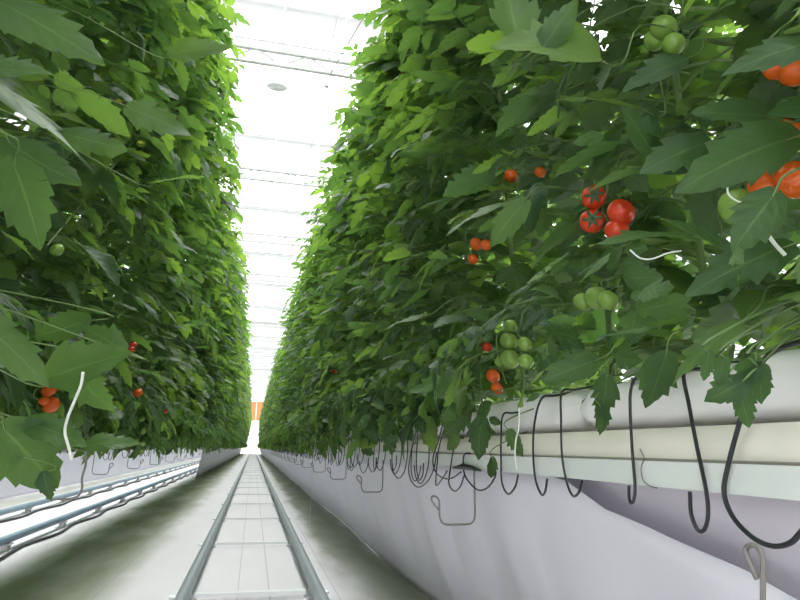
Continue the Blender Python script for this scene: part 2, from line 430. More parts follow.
def WAV(V, k, a): return a*np.sin(13*V[:, 1]+k*2.1)*np.sin(6.1*V[:, 2]+k)+a*.5*np.sin(17*V[:, 2]+3*V[:, 1]+k)
def proto_far(side, k, lod, nleaf):
    rng = random.Random(100+k+(50 if side < 0 else 0)+lod*7)
    path = r_path(0, rng, side); z1 = rng.uniform(3.3, 3.6)
    A = foliage_arrays(rng, lod, path, .72 if side > 0 else .66, z1, nleaf, .98, 22, side)
    V = A['V'].copy(); V[:, 1] += rng.uniform(0, 5)
    x, z = V[:, 0], V[:, 2]
    if side > 0: bad = (x < .40-.055*(z-.7)+WAV(V, k, .085)) | ((z < .785) & (x > .555) & (x < .90)) | (z < .58+.04*np.sin(15*V[:, 1]+k+8*x))
    else: bad = (x > -.42+.088*(z-.6)+WAV(V, k, .085)) | (z < .575+.055*np.sin(15*V[:, 1]+k+8*x)) | ((z < .79) & (x < -.98))
    A = cull(A, bad)
    bx = .78 if side > 0 else -1.0
    base = np.array([bx, 0, .77])
    A['V'] = A['V']-base
    fm = leaf_mesh('foliage', A); sm = stem_part(path, z1, None, base, .77)
    return fm, sm, base

GROUPS = {1: 'tomato plants farther along the right row', -1: 'tomato plants farther along the left row'}
FARLAB = {1: 'dense green tomato plant farther down the right-hand row, above the black hooks',
          -1: 'dense green tomato plant farther down the left-hand row, beyond the green fruit string'}
NEAR = {1: {}, -1: {}}
for side in (1, -1):
    ys = []
    y = -.86 if side > 0 else .30
    while y < 60: ys.append(y); y += SP
    mids = [proto_far(side, k, 1, 155) for k in range(5)]
    fars = [proto_far(side, k+10, 0, 145) for k in range(5)]
    rng = random.Random(5 if side > 0 else 6)
    for i, y in enumerate(ys):
        if y < 4.4:
            path = r_path(y, rng, side); z1 = rng.uniform(3.3, 3.6)
            A = foliage_arrays(rng, 2 if y < 2.6 else 1, path, .74 if side > 0 else .66, z1, 160, 1.0, 26 if (y > .8 or side < 0) else 6, side)
            A = cull(A, hits(A['V']) | (right_bad if side > 0 else left_bad)(A['V'], rng))
            base = np.array([.78 if side > 0 else -1.0, y, .77]); A['V'] = A['V']-base
            e = empty('tomato_plant', Vector(base)); link('foliage', leaf_mesh('foliage', A), e); link('stem', stem_part(path, z1, e, base, .77), e)
            NEAR[side][y] = e
        else:
            fm, sm, base = rng.choice(mids if y < 14 else fars)
            e = empty('tomato_plant', (base[0]+rng.uniform(-.02, .03), y, base[2]), FARLAB[side], 'plant', GROUPS[side])
            link('foliage', fm, e); 
            if y < 14: link('stem', sm, e)
            e.scale = (1, rng.choice((-1, 1))*rng.uniform(.95, 1.05), rng.uniform(.96, 1.06))

def nearest(side, y): return NEAR[side][min(NEAR[side], key=lambda k: abs(k-y))]
HAS = {}
for (sd, key, fr, X) in CL:
    side = 1 if sd == 'R' else -1
    P = [onX(a, b, X) for a, b, *_ in fr]; c = sum(P)/len(P)
    pl = nearest(side, c[1]) if c[1] < 5 else None
    if pl is None:
        pl = min((o for o in bpy.data.objects if o.name.startswith('tomato_plant') and o.location.x*side > 0), key=lambda o: abs(o.location.y-c[1]))
        pl.scale = (1, 1, 1)
    HAS.setdefault(pl.name, []).append(key)
    off = np.array(pl.location)
    # stalk
    top = max(P, key=lambda p: p[2])
    root = np.array([off[0], c[1], top[2]+.07]); knee = top+np.array([.05*side, .0, .05])
    ps = sorted(P, key=lambda p: -p[2])
    mb = MB(); mid = [p+np.array([.028*side, 0, .012]) for p in ps]
    mb.tube(smooth_path([root-off, knee-off]+[q-off for q in mid], 4), .0024, 6)
    st = mb.build('fruit_truss', MT['stem'], pl)
    for p, (a, b, colr, r, star) in zip(P, fr):
        o = link('tomato', TOM[colr], st, Vector(p-off)); o.scale = (r, r, r)
        if star: d = Vector(CAMP-p).normalized()+Vector((0, 0, .25))
        else: d = Vector((side*.6+random.uniform(-.3, .3), random.uniform(-.5, .2), random.uniform(.5, 1)))
        q = d.to_track_quat('Z', 'Y'); o.rotation_mode = 'QUATERNION'; o.rotation_quaternion = q
        k = link('calyx', CAL, st, Vector(p-off)); k.scale = (r*1.02,)*3; k.rotation_mode = 'QUATERNION'; k.rotation_quaternion = q

# ---- large single leaves that hang out of the rows: (side, px, py of leaf centre, depth, length, width ratio, tip direction deg in image, tilt, tone, seed)
HERO = [
 (1, 545, 42, .95, .155, .80, 165, .35, .975, 1), (1, 752, 222, .60, .07, .75, 230, .3, .3, 60), (1, 652, 72, .9, .09, .7, 200, .4, .4, 61), (1, 770, 52, .60, .08, .7, 190, .4, .3, 62), (1, 510, 8, 1.0, .12, .7, 100, .3, .8, 2), (1, 732, 156, .66, .135, .52, 197, .1, .35, 3),
 (1, 672, 155, .85, .10, .7, 200, .2, .45, 4), (1, 600, 96, 1.0, .13, .5, 160, .9, .97, 5), (1, 640, 168, .95, .16, .42, 185, .9, .5, 6),
 (1, 640, 232, .85, .14, .36, 175, .8, .6, 7), (1, 700, 235, .75, .11, .55, 150, .5, .2, 8), (1, 812, 102, .62, .09, .7, 190, .3, .15, 9),
 (1, 735, 112, .72, .09, .7, 170, .5, .3, 10), (1, 735, 265, .70, .12, .6, 200, .5, .2, 11), (1, 700, 350, .72, .10, .40, 215, .6, .7, 12),
 (1, 505, 222, 1.2, .11, .6, 225, .2, .85, 13), (1, 470, 215, 1.3, .13, .35, 200, .8, .6, 14), (1, 655, 385, .82, .085, .7, 255, .2, .3, 15),
 (1, 605, 400, .95, .07, .65, 265, .1, .3, 16), (1, 603, 422, .95, .05, .6, 280, .1, .3, 17), (1, 640, 130, .9, .09, .7, 120, .3, .3, 18),
 (1, 430, 385, 1.5, .13, .5, 200, .6, .8, 19), (1, 400, 320, 1.8, .12, .4, 190, .8, .5, 20), (1, 570, 370, 1.0, .09, .7, 200, .3, .4, 21),
 (1, 478, 440, 1.4, .10, .6, 260, .1, .3, 22), (1, 492, 470, 1.35, .055, .5, 270, .1, .2, 23), (1, 455, 425, 1.5, .09, .65, 230, .2, .35, 24),
 (1, 745, 378, .62, .045, .7, 240, .1, .2, 25), (1, 762, 385, .62, .045, .7, 290, .1, .2, 26), (1, 726, 392, .62, .042, .8, 215, .1, .2, 27),
 (1, 745, 408, .62, .045, .6, 285, .1, .25, 28), (1, 707, 368, .62, .03, .6, 265, .1, .15, 29), (1, 720, 372, .62, .03, .6, 255, .1, .15, 30),
 (1, 515, 445, 1.3, .06, .6, 290, .1, .6, 31), (1, 560, 20, .95, .09, .6, 60, .2, .8, 32),
 (-1, 92, 362, 1.0, .135, .72, 20, .15, .5, 40), (-1, 15, 350, .85, .14, .45, -40, .4, .75, 41), (-1, 32, 458, .95, .125, .9, -50, .1, .4, 42),
 (-1, 60, 432, .95, .11, .5, -12, .5, .45, 43), (-1, 88, 392, 1.05, .10, .7, -60, .3, .3, 44), (-1, 46, 488, .95, .045, .8, -80, .1, .2, 45),
 (-1, 40, 455, 1.0, .06, .6, -20, .4, .97, 46), (-1, 200, 48, 1.6, .15, .6, 10, .2, .8, 47), (-1, 160, 120, 1.5, .15, .7, -20, .2, .7, 48),
 (-1, 40, 165, 1.0, .14, .6, -35, .4, .3, 49), (-1, 30, 205, .9, .13, .65, -70, .2, .15, 50), (-1, 50, 28, .9, .19, .45, -28, .4, .5, 51),
 (-1, 35, 105, .8, .20, .35, -30, .7, .5, 52), (-1, 15, 68, .85, .10, .7, 5, .3, .6, 53), (-1, 100, 335, 1.1, .10, .6, 150, .4, .4, 54),
 (-1, 60, 330, 1.15, .10, .7, 200, .3, .3, 55), (-1, 115, 440, 1.2, .10, .5, 10, .5, .35, 56), (-1, 180, 178, 1.7, .15, .35, 8, .8, .6, 57),
 (-1, 95, 140, 1.2, .12, .6, -10, .3, .4, 58),
]
for (side, px, py, D, L, wr, ang, tilt, tone, seed) in HERO:
    rng = random.Random(seed); P = onD(px, py, D)
    a = R(ang); tip = rgt*math.cos(a)+upv*math.sin(a)+fwd*rng.uniform(-.15, .25)
    nrm = -fwd*(1-tilt*.55)+np.array([0, 0, 1.])*(.15+tilt)
    V, Fq, UV = leaflet(rng, L, L*wr, 2); Fm = frame(tip, nrm)
    V = V-np.array([0, L*.5, 0]); s = Leaves(); s.add(V@Fm.T, Fq, UV, tone, 0)
    bp = -Fm[:, 1]*L*.5
    pl = nearest(side, P[1]) ; off = np.array(pl.location)
    root = np.array([off[0]*.8+P[0]*.2, P[1]+.03, P[2]+.10])-P
    pts = smooth_path([bp+Fm[:, 1]*L*.02, bp-Fm[:, 1]*L*.35+np.array([0, 0, .004]), root*.55+bp*.3+np.array([0, 0, .03]), root], 4)
    s.add(*tri_tube([np.array(q) for q in pts], .0012, .0022), .5, 1)
    link('leaf', leaf_mesh('leaf', s.pack()), pl, Vector(P-off))

LAB = {
 'four red': 'tomato plant carrying the cluster of four bright red tomatoes in the right row',
 'orange pair': 'nearest tomato plant on the right, with orange tomatoes behind big dark leaves',
 'small lone': 'tomato plant with small orange tomatoes high in the middle of the right row',
 'orange knot': 'tomato plant on the right with a small knot of orange fruit at mid height',
 'red and green low': 'tomato plant on the right with a low cluster of green fruit above orange-red ones',
 'green pair': 'tomato plant on the right with green fruit hidden low beside the four red tomatoes',
 'green high': 'tomato plant on the right bearing unripe green fruit high up near the frame top',
 'far orange': 'tomato plant well down the right row with a lone orange fruit showing',
 'red under leaf': 'tomato plant in the left row with a cluster of orange-red fruit beneath a broad leaf',
 'orange single': 'tomato plant in the left row with one round orange tomato at mid height',
 'small red far': 'tomato plant in the left row with one small red tomato just past the green string',
 'green string': 'tomato plant in the left row with a vertical string of green tomatoes low down',
 'yellow flower': 'tomato plant in the left row with tiny green fruit high among pale stems',
}
ordn = {1: sorted(NEAR[1]), -1: sorted(NEAR[-1])}
for nm, keys in HAS.items():
    o = bpy.data.objects[nm]; o['label'] = ' and '.join([LAB[keys[0]]]); o['category'] = 'plant'
    if 'group' in o.keys(): del o['group']
WORDS = ['first', 'second', 'third', 'fourth', 'fifth', 'sixth', 'seventh', 'eighth', 'ninth', 'tenth', 'eleventh', 'twelfth', 'thirteenth']
for side in (1, -1):
    vis = [y for y in ordn[side] if (y > .2 if side > 0 else y > .2)]
    for y in ordn[side]:
        o = NEAR[side][y]; o['category'] = 'plant'
        if o.name in HAS: continue
        sn = 'right' if side > 0 else 'left'
        if y in vis: o['label'] = f'leafy green tomato plant without visible fruit, {WORDS[vis.index(y)]} along the {sn} row from the camera'
        else: o['label'] = 'leafy tomato plant of the right row beside and behind the camera'; o['group'] = 'tomato plants beside the camera'

OVER = {
 (1, 4): 'leafy tomato plant on the right directly beyond the small high orange tomatoes, no fruit showing',
 (1, 5): 'leafy tomato plant above the second full steel wire stirrup on the right, no fruit showing',
 (1, 6): 'leafy tomato plant on the right standing just past the second full steel wire stirrup',
 (1, 7): 'leafy tomato plant on the right two places nearer than the lone far orange fruit',
 (1, 8): 'leafy tomato plant on the right immediately nearer than the lone far orange fruit',
 (-1, 0): 'left-row tomato plant closest to the camera, almost wholly beyond the left picture edge',
 (-1, 1): 'left-row tomato plant whose broad grey-green leaves fill the left picture edge',
 (-1, 2): 'left-row tomato plant with broad leaves and a big lobed leaf beside the white string',
 (-1, 3): 'leafy left-row tomato plant just nearer than the cluster of orange-red fruit',
 (-1, 6): 'leafy left-row tomato plant just nearer than the single round orange tomato'}
for (side, k), t in OVER.items():
    y = [q for q in ordn[side] if q > .2][k]; o = NEAR[side][y]
    if o.name not in HAS: o['label'] = t
# yellow flowers on the left plants
for (px, py) in ((119, 100), (72, 88), (141, 142)):
    P = onX(px, py, -.55); pl = nearest(-1, P[1]); mb = MB()
    for k in range(6):
        a = k*math.pi/3; ca, sa = math.cos(a), math.sin(a)
        mb.grid([[(ca*r-sa*u*w, sa*r+ca*u*w, -.25*r) for u in (-1, 0, 1)] for r, w in ((.001, .002), (.006, .004), (.011, .003), (.015, .0004))])
    mb.tube([(0, 0, -.004), (0, 0, .006)], [.003, .001], 6)
    link('flower', mb.mesh('flower', MT['flower']), pl, Vector(P-np.array(pl.location)))

# rows behind (beyond the two rows of the aisle): uncounted mass of leaves
def back_row(xc, y0, y1, label, lean=0):
    rng = random.Random(int(xc*10)); L = []; nv = 0; nk = 0; y = y0
    protos = [foliage_arrays(random.Random(300+k), 0, lambda z: (0, 0), .72, 3.4, 105, 1.3) for k in range(4)]
    parts = []
    while y < y1:
        A = protos[rng.randrange(4)]; V = A['V']@rotz(rng.uniform(0, 6.28)).T+np.array([xc, y, 0]); V[:, 0] += lean*np.clip(V[:, 2]-.9, 0, 9)
        parts.append(dict(A, V=V, F=A['F']+nv, ID=A['ID']+nk)); nv += len(V); nk += A['k']; y += .55
    A = {k: np.concatenate([p[k] for p in parts]) for k in ('V', 'F', 'UV', 'T', 'M', 'ID')}; A['k'] = nk
    A = cull(A, A['V'][:, 2] < .74)
    o = link('tomato_foliage', leaf_mesh('tomato_foliage', A)); tag(o, label, 'foliage', kind='stuff')
back_row(2.55, -1.0, 60, 'mass of green tomato foliage of the row behind the right-hand plants')
back_row(-2.95, 1.0, 60, 'mass of green tomato foliage of the row behind the left-hand plants', .2)

# ------------------------------------------------------------------ gutters, substrate bags, films
def gutter(name, xc, y0, y1, label):
    e = empty(name, (xc, y0, .59), label, 'gutter'); w = .13; L = y1-y0
    # trough walls: slightly rounded cream channel with an inner floor
    prof = [(-w+.012, .036), (-w, .044), (-w-.003, .062), (-w+.002, .082), (-w+.008, .088), (-w+.016, .086), (-w+.016, .05), (w-.016, .05), (w-.016, .086), (w-.008, .088), (w-.002, .082), (w+.003, .062), (w, .044), (w-.012, .036)]
    mb = MB(); ny = int(L/3)
    rows = [[(x, L*j/ny, z) for (x, z) in prof+[prof[0]]] for j in range(ny+1)]; mb.grid(rows)
    mb.build('channel', MT['gutter'], e)
    for s in (-1, 1):
        mb = MB(); x0, x1 = sorted((s*(w+.012), s*(w-.03)))
        mb.box(x0, x1, 0, L, .004, .030); mb.box(*sorted((s*(w+.012), s*(w+.006))), 0, L, .030, .040)
        mb.build('lip', MT['lip'], e, smooth=False)['label'] = 'pale grey-green rolled lip'
    mb = MB(); mb.box(-w+.03, w-.03, 0, L, .012, .028); mb.build('base_plate', MT['zinc'], e, smooth=False)
    return e
gutter('growing_gutter', .715, -1.0, 60, 'long cream-coloured growing gutter under the right-hand tomato row')
gutter('growing_gutter', -1.15, .2, 60, 'long pale growing gutter under the left-hand tomato row')
gutter('growing_gutter', -2.95, 1.0, 60, 'long pale growing gutter of the farther row beyond the blue-grey pipes')

def bag_mesh(seed, L=1.037, w=.107, h=.088):
    rng = random.Random(seed); mb = MB(); ny, na = 44, 22; P = []
    w1, w2, w3 = rng.uniform(5, 9), rng.uniform(13, 20), rng.uniform(0, 6)
    for j in range(ny+1):
        t = j/ny; e_ = min(t, 1-t)*L; pin = min(1, (e_/.045))**.5*.42+.58; row = []
        for k in range(na+1):
            a = 2*math.pi*k/na; c, s = math.cos(a), math.sin(a)
            x = math.copysign(abs(c)**.45, c)*w; z = math.copysign(abs(s)**.5, s)*h/2
            wr = .0025*math.sin(w2*t*L*3+2*s+w3)+.003*math.sin(w1*t*L*1.3+c*3)
            crease = -.007*math.exp(-((z-(.006+.012*math.sin(w1*t)))/.005)**2)*(abs(c) > .3)
            x += math.copysign(wr+crease, c); z = z*pin+(wr if s > 0 else 0)
            row.append((x*(.80+.20*pin), t*L, z+h/2))
        P.append(row)
    mb.grid(P)
    return mb.mesh('substrate_bag', MT['bag'])
BAGS = [bag_mesh(k) for k in range(4)]
def bags(xc, y0, y1, near, farlab, group):
    y = y0; i = 0
    while y < y1:
        o = link('substrate_bag', BAGS[i % 4], None, (xc, y, .679))
        tag(o, near[i] if i < len(near) else farlab, 'bag', group); y += 1.04; i += 1
bags(.715, -1.01, 59, ['white substrate bag on the right gutter beside the camera, outside the view', 'plump white substrate bag on the right gutter behind the nearest large black hooks', 'white substrate bag on the right gutter behind the pair of slim black J-shaped hooks'],
     'white film substrate bag on the right gutter under overhanging leaves, farther along', 'white substrate bags along the right gutter')
bags(-1.15, .3, 59, [], 'white film substrate bag on the left gutter half hidden behind hanging leaves', 'white substrate bags along the left gutter')
bags(-2.95, 2.0, 40, [], 'white film substrate bag on the far left gutter beyond the blue-grey pipes', 'white substrate bags on the far left gutter')

def film(name, top, bot, y0, y1, mat, label, seed=0, dy=.06, thick=False):
    mb = MB(); n = 14; P = []; y = y0; rng = random.Random(seed); ph = [rng.uniform(0, 6) for _ in range(5)]
    while y <= y1:
        xt, zt = top(y); xb, zb = bot(y); row = []
        for k in range(n+1):
            t = k/n; fold = (.012*math.sin(7.1*y+ph[0]+1.2*t)+.007*math.sin(17*y+ph[1]-2*t)+.004*math.sin(41*y+ph[2]))*math.sin(math.pi*min(1, t*1.05))**.7
            sag = .03*math.sin(math.pi*t)
            sx = -1 if xt < xb else 1
            row.append((xt+(xb-xt)*t-sag*sx*-1*.6+fold, y, zt+(zb-zt)*t))
        P.append(row); y += dy if y < 8 else .3
    mb.grid(P); o = mb.build(name, mat)
    sm = o.modifiers.new('s', 'SOLIDIFY'); sm.thickness = .0006
    tag(o, label, 'plastic film'); return o
EP = [onX(a, b, .62) for a, b in ((800, 604), (770, 584), (740, 567), (690, 546), (641, 522), (605, 507), (578, 482), (560, 476))]
EY = [-1.0, .3]+[float(p[1]) for p in EP]+[1.4, 70]
EZ = [.30, .41]+[min(.598, float(p[2])) for p in EP]+[.598, .598]
film('plastic_film', lambda y: (.600+.02*max(0, .598-np.interp(y, EY, EZ))/.1, float(np.interp(y, EY, EZ))), lambda y: (.815+.015*math.sin(1.3*y), .003), -.98, 60, MT['film'],
     'white plastic film hanging from the right gutter to the floor, drooping at the near end', 1)
film('plastic_film', lambda y: (.660, .590), lambda y: (.90, .003), -.98, 4, MT['film2'], 'inner greyish plastic film behind the drooping edge of the white film', 2)
film('plastic_film', lambda y: (-1.03, .598), lambda y: (-1.13+.01*math.sin(y), .003), 13.6, 60, MT['film'], 'white plastic film under the left row beyond the open part with pipes', 3, .12)
film('plastic_film', lambda y: (-2.83, .598), lambda y: (-2.80+.01*math.sin(y), .003), 1.2, 60, MT['film'], 'white plastic film of the far left row behind the blue-grey pipes', 4, .12)

# ------------------------------------------------------------------ hooks of the right gutter
HX = .566
HK = [
 ([(806, 341), (790, 345), (770, 354), (757, 372), (742, 415), (729, 462), (724, 492), (733, 517), (752, 537), (772, 546), (790, 543), (803, 530)], .0030, 'largest black hook, a wide open loop at the right edge of the gutter'),
 ([(684, 372), (689, 405), (697, 447), (706, 490), (708, 515), (704, 530), (697, 529), (691, 513), (690, 492)], .0026, 'long black hook slanting to a narrow curl, next left of the widest loop'),
 ([(646, 371), (637, 376), (632, 385), (630, 402), (632, 447), (635, 485), (634, 499), (631, 503), (629, 497), (629, 486)], .0024, 'upright black hook with a tight little curl, below the drooping leaf tip'),
 ([(562, 392), (561, 420), (562, 456), (567, 483), (573, 496), (579, 492), (582, 481)], .0022, 'smooth black J-shaped hook, right one of the pair in front of the open bag'),
 ([(542, 398), (535, 420), (533, 447), (535, 477), (541, 494), (545, 492), (547, 479)], .0022, 'slim black J-shaped hook, left one of the pair in front of the open bag'),
 ([(503, 415), (501, 440), (501, 463), (502, 483), (508, 494), (515, 487), (518, 475)], .0022, 'black J-shaped hook just left of the white hanging string'),
 ([(464, 455), (464, 472), (469, 482), (478, 490), (487, 488), (494, 479), (496, 472)], .0021, 'black hook with a shallow wide curl beside the dangling small leaf'),
 ([(456, 440), (450, 471), (449, 484), (454, 491), (460, 487), (464, 476)], .0021, 'black hook with a short curl right above the steel wire loop'),
 ([(446, 415), (439, 439), (433, 458), (435, 471), (443, 478), (452, 478), (461, 472)], .0021, 'black hook with a round belly crossing two others left of the dangling leaf'),
 ([(450, 415), (440, 443), (437, 465), (436, 485), (442, 479), (447, 471)], .0020, 'black hook with a pointed bottom above the curled end of the steel wire loop'),
 ([(421, 420), (413, 443), (409, 465), (410, 478), (417, 487), (426, 483), (433, 471), (437, 452)], .0021, 'big round black hook left of the steel wire loop'),
 ([(413, 445), (411, 465), (412, 476), (415, 481), (419, 475), (421, 466)], .0020, 'small narrow black hook inside the big round one'),
]
for px, r, lab in HK:
    pts = []
    n = len(px)
    for i, (a, b) in enumerate(px):
        t = i/(n-1); pts.append(onX(a, b, HX-.03*max(0, t-.6)))
    ent = pts[0]+np.array([.10, .012, .02])     # runs back over the bag into the plant
    pts = [ent, pts[0]+np.array([.03, .002, .006])]+pts
    rod('black_hook', pts, r, MT['black'], lab, 'hook', 'black hooks along the right gutter', k=5)
def hook_mesh(seed):
    rng = random.Random(seed); w = rng.uniform(.10, .20); d = rng.uniform(.0, .03); s = rng.choice((-1, 1))
    pts = [(.12, 0, .215), (.04, 0, .205), (0, .0, .185), (-.004, -.005*s, .12), (-.006, -.01*s, .05), (-.01, .10*w*s, .015-d), (-.015, .5*w*s, -.012-d), (-.018, .9*w*s, .01-d), (-.02, w*s, .045-d)]
    mb = MB(); mb.tube(smooth_path(pts, 4), .0021, 6); return mb.mesh('black_hook', MT['black'])
HM = [hook_mesh(k) for k in range(8)]
rng = random.Random(3); y = 1.95
while y < 19:
    o = link('black_hook', rng.choice(HM), None, (HX, y+rng.uniform(-.03, .03), .568+rng.uniform(-.012, .012)))
    tag(o, 'thin black hook hanging in the crowded line along the receding right gutter', 'hook', 'black hooks farther along the right gutter')
    y += .135 if y < 9 else .2
y = 4.6
while y < 14:
    o = link('black_hook', rng.choice(HM), None, (-1.01, y, .57)); o.scale = (-1, 1, 1)
    tag(o, 'thin black hook hanging below the leaves along the left gutter', 'hook', 'black hooks along the left gutter'); y += .33

# steel wire stirrups with a curled end under the gutter
def stirrup_pts(w, h):      # hangs from the gutter, bottom runs out towards the aisle, the free end curls over
    return [(.012, .02, .012), (0, 0, 0.0), (0, 0, -h*.45), (0, 0, -h*.85), (-w*.08, 0, -h*.97), (-w*.25, 0, -h), (-w*.5, 0, -h), (-w*.78, 0, -h), (-w*.93, 0, -h*.96), (-w, 0, -h*.84), (-w, .002, -h*.66),
            (-w*1.01, .004, -h*.58), (-w*1.07, .006, -h*.52), (-w*1.17, .006, -h*.50), (-w*1.22, .004, -h*.54), (-w*1.18, .001, -h*.62), (-w*1.04, -.006, -h*.74)]
def stirrup(x, y, label, group, sx=1, w=.10, h=.145, r=.0026):
    mb = MB(); mb.tube(smooth_path([(a*sx, b, c) for a, b, c in stirrup_pts(w, h)], 4), r, 8)
    return tag(mb.build('wire_stirrup', MT['wire'], None, (x, y, .592)), label, 'wire hook', group)
G = 'steel wire stirrups under the right gutter'
stirrup(.600, 1.63, 'square steel wire stirrup with a curled end, fully seen left of the white string', G)
for k in range(14):
    stirrup(.600, 2.86+1.17*k, ['steel wire stirrup next beyond the nearest full one on the right gutter', 'steel wire stirrup second beyond the nearest full one on the right gutter'][k] if k < 2 else 'small steel wire stirrup far along the right gutter above the floor edge', G)
# nearest one: only its curled hook is in view
P = [onX(a, b, .49) for a, b in ((757, 579), (751, 566), (746, 553), (747, 547), (753, 545), (759, 549), (763, 560), (763, 580), (763, 606))]
b_ = P[-1]
P += [b_+np.array([0, 0, -.02]), b_+np.array([.012, 0, -.032]), b_+np.array([.03, 0, -.035]), b_+np.array([.08, 0, -.035]), b_+np.array([.10, 0, -.030]), b_+np.array([.11, 0, -.018]), b_+np.array([.11, 0, .03]), np.array([b_[0]+.11, b_[1], .592])]
rod('wire_stirrup', P, .0026, MT['wire'], 'thick steel wire hook curling up at the lower right corner of the view', 'wire hook', G, k=4)
rod('thin_wire', [onX(a, b, .570) for a, b in ((640, 449), (644, 458), (641, 468), (643, 480), (650, 486), (657, 488))], .0009, MT['wire'], 'thin bent grey wire clipped on the gutter behind the upright black hook', 'wire')
GL = 'steel wire stirrups under the left gutter'
for k in range(8):
    stirrup(-1.02, 3.3+1.17*k, ['large steel wire stirrup under the left gutter above the nearer pipe', 'steel wire stirrup second along the left gutter'][k] if k < 2 else 'small steel wire stirrup farther along the left gutter above the blue-grey pipes', GL, -1)
rod('wire_stirrup', [onD(a, b, 1.6) for a, b in ((84, 446), (86, 462), (82, 478), (82, 488), (78, 496), (68, 499), (56, 499), (46, 498))], .0030, MT['wire'],
    'bent steel wire hook hanging at left over the pipes below the leaves', 'wire hook', GL)
# black clip plate
mb = MB(); c = onX(465, 471, .56)
P = [[(0, a, 0), (0, a, h)] for a, h in ((-.11, .003), (-.04, .012), (.03, .016), (.12, .003))]
mb.grid(P); o = mb.build('black_strip', MT['black'], None, Vector((.563, c[1], .590))); s_ = o.modifiers.new('s', 'SOLIDIFY'); s_.thickness = .003
tag(o, 'small flat black plastic strip lying on the right gutter lip behind the hooks', 'plastic strip')

# ------------------------------------------------------------------ white strings
def twine(px, D, r, label):
    rod('support_twine', [onD(a, b, d) for (a, b), d in zip(px, D if isinstance(D, list) else [D]*len(px))], r, MT['twine'], label, 'string')
twine([(83, 372), (81, 385), (74, 402), (67, 420), (65, 432), (68, 445), (72, 460)], .92, .0022, 'curling white string hanging at left in front of the orange fruit')
twine([(519, 400), (519, 425), (516, 440), (515, 455), (517, 470)], 1.22, .0016, 'white string dangling over the right gutter beside the black hooks')
twine([(630, 250), (640, 258), (652, 259), (668, 253), (681, 251)], .80, .0011, 'short white string lying on leaves below the four red tomatoes')
twine([(760, 216), (764, 228), (774, 243), (785, 255)], .68, .0022, 'thick pale string end below the orange tomatoes at the right edge')
twine([(728, 182), (728, 193), (735, 200), (742, 203)], .66, .0010, 'tiny pale string curl on the green tomato at right')
rod('thread', [(.36, 3.7, .70), (.355, 3.75, .4), (.36, 3.8, .17)], .0008, MT['twine'], 'barely visible pale thread hanging beside the right rail', 'string')

# ------------------------------------------------------------------ floor, rails
mb = MB(); mb.grid([[(x, y, 0) for x in np.linspace(-9, 9, 10)] for y in np.linspace(-6, 61, 20)])
tag(mb.build('floor', MT['floor']), kind='structure')
mb = MB(); mb.box(-9, 9, 61, 72, -.2, .0); tag(mb.build('trim_1', MT['concrete'], smooth=False), kind='structure')

def pipe(x, y0, y1, z, r, mat, label, group, curve=0):
    mb = MB(); mb.tube([(0, t, 0) for t in np.linspace(0, y1-y0, 30)], r, 14)
    e = empty('pipe_rail', (x, y0, z), label, 'pipe rail', group)
    mb.build('pipe', mat, e); return e
ya, yb = .2, 60.5
pr = pipe(-.222, ya, yb, .075, .0255, MT['rail'], 'grey pipe rail forming the left side of the central track', 'two rails of the central track')
pl_ = pipe(.300, ya, yb, .075, .0255, MT['rail'], 'grey pipe rail forming the right side of the central track', 'two rails of the central track')
ys = [1.46+1.45*k for k in range(40)]
def foot(parent, y, dx):
    mb = MB()
    mb.box(dx-.035, dx+.035, y-.03, y+.03, -.074, -.069); mb.box(dx-.014, dx+.014, y-.022, y+.022, -.072, -.022)
    mb.build('foot', MT['zinc'], parent, smooth=False)
for y in ys:
    o = None
    e = empty('track_support', (.039, y, .001), 'galvanised cross bar joining the two rails of the central track', 'cross bar', 'cross bars of the central track')
    if abs(y-2.91) < .01: e['label'] = 'nearest fully seen double cross bar between the two track rails, lower edge of the view'
    mb = MB(); mb.box(-.235, .235, -.018, .004, .014, .030)
    if y < 3.2: mb.box(-.235, .235, .02, .03, .018, .028)
    mb.build('bar', MT['bar'], e, smooth=False)
    for s in (-1, 1):
        mb = MB(); mb.box(s*.261-.034, s*.261+.034, -.03, .03, 0, .006); mb.box(s*.261-.012, s*.261+.012, -.022, .022, .006, .050)
        mb.tube([(s*.261+s*.03, -.012, .012), (s*.261+s*.075, -.012, .020)], .007, 8)
        mb.build('foot', MT['zinc'], e)
# pipes of the next aisle on the left
gb = 'blue-grey pipe rails of the next aisle'
xl1, xl2 = -1.42, -2.03
pa = pipe(xl1, 1.0, 60, .068, .0255, MT['bluerail'], 'nearer blue-grey pipe rail of the next aisle seen under the left row', gb)
pb = pipe(xl2, 1.0, 60, .068, .0255, MT['bluerail'], 'farther blue-grey pipe rail of the next aisle along the white film', gb)
for x, nm in ((xl1, 'nearer'), (xl2, 'farther')):
    for k in range(22):
        y = 3.2+1.15*k
        mb = MB(); mb.box(-.04, .04, -.035, .035, 0, .006); mb.box(-.018, .018, -.03, .03, .006, .036); mb.box(-.03, .03, -.04, .04, .036, .044)
        tag(mb.build('pipe_bracket', MT['white'], None, (x, y, .001), smooth=False), f'small white bracket holding up the {nm} blue-grey pipe on the left', 'bracket', f'brackets under the {nm} blue-grey pipe')
    # a thin dark streak laid along the ground beside the pipe, swaying sideways
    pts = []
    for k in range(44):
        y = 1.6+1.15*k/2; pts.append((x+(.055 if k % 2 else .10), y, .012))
    rod('ground_streak', pts, .010, MT['streak'], f'thin dark streak wavering on the floor beside the {nm} blue-grey pipe', 'streak', k=4)
# return bend of the rails at the far end
rod('end_pipe', [(-.222, 60.5, .075), (-.2, 60.9, .09), (.04, 61.0, .1), (.28, 60.9, .09), (.300, 60.5, .075)], .025, MT['rail'], 'far end bend joining the two track rails', 'pipe')

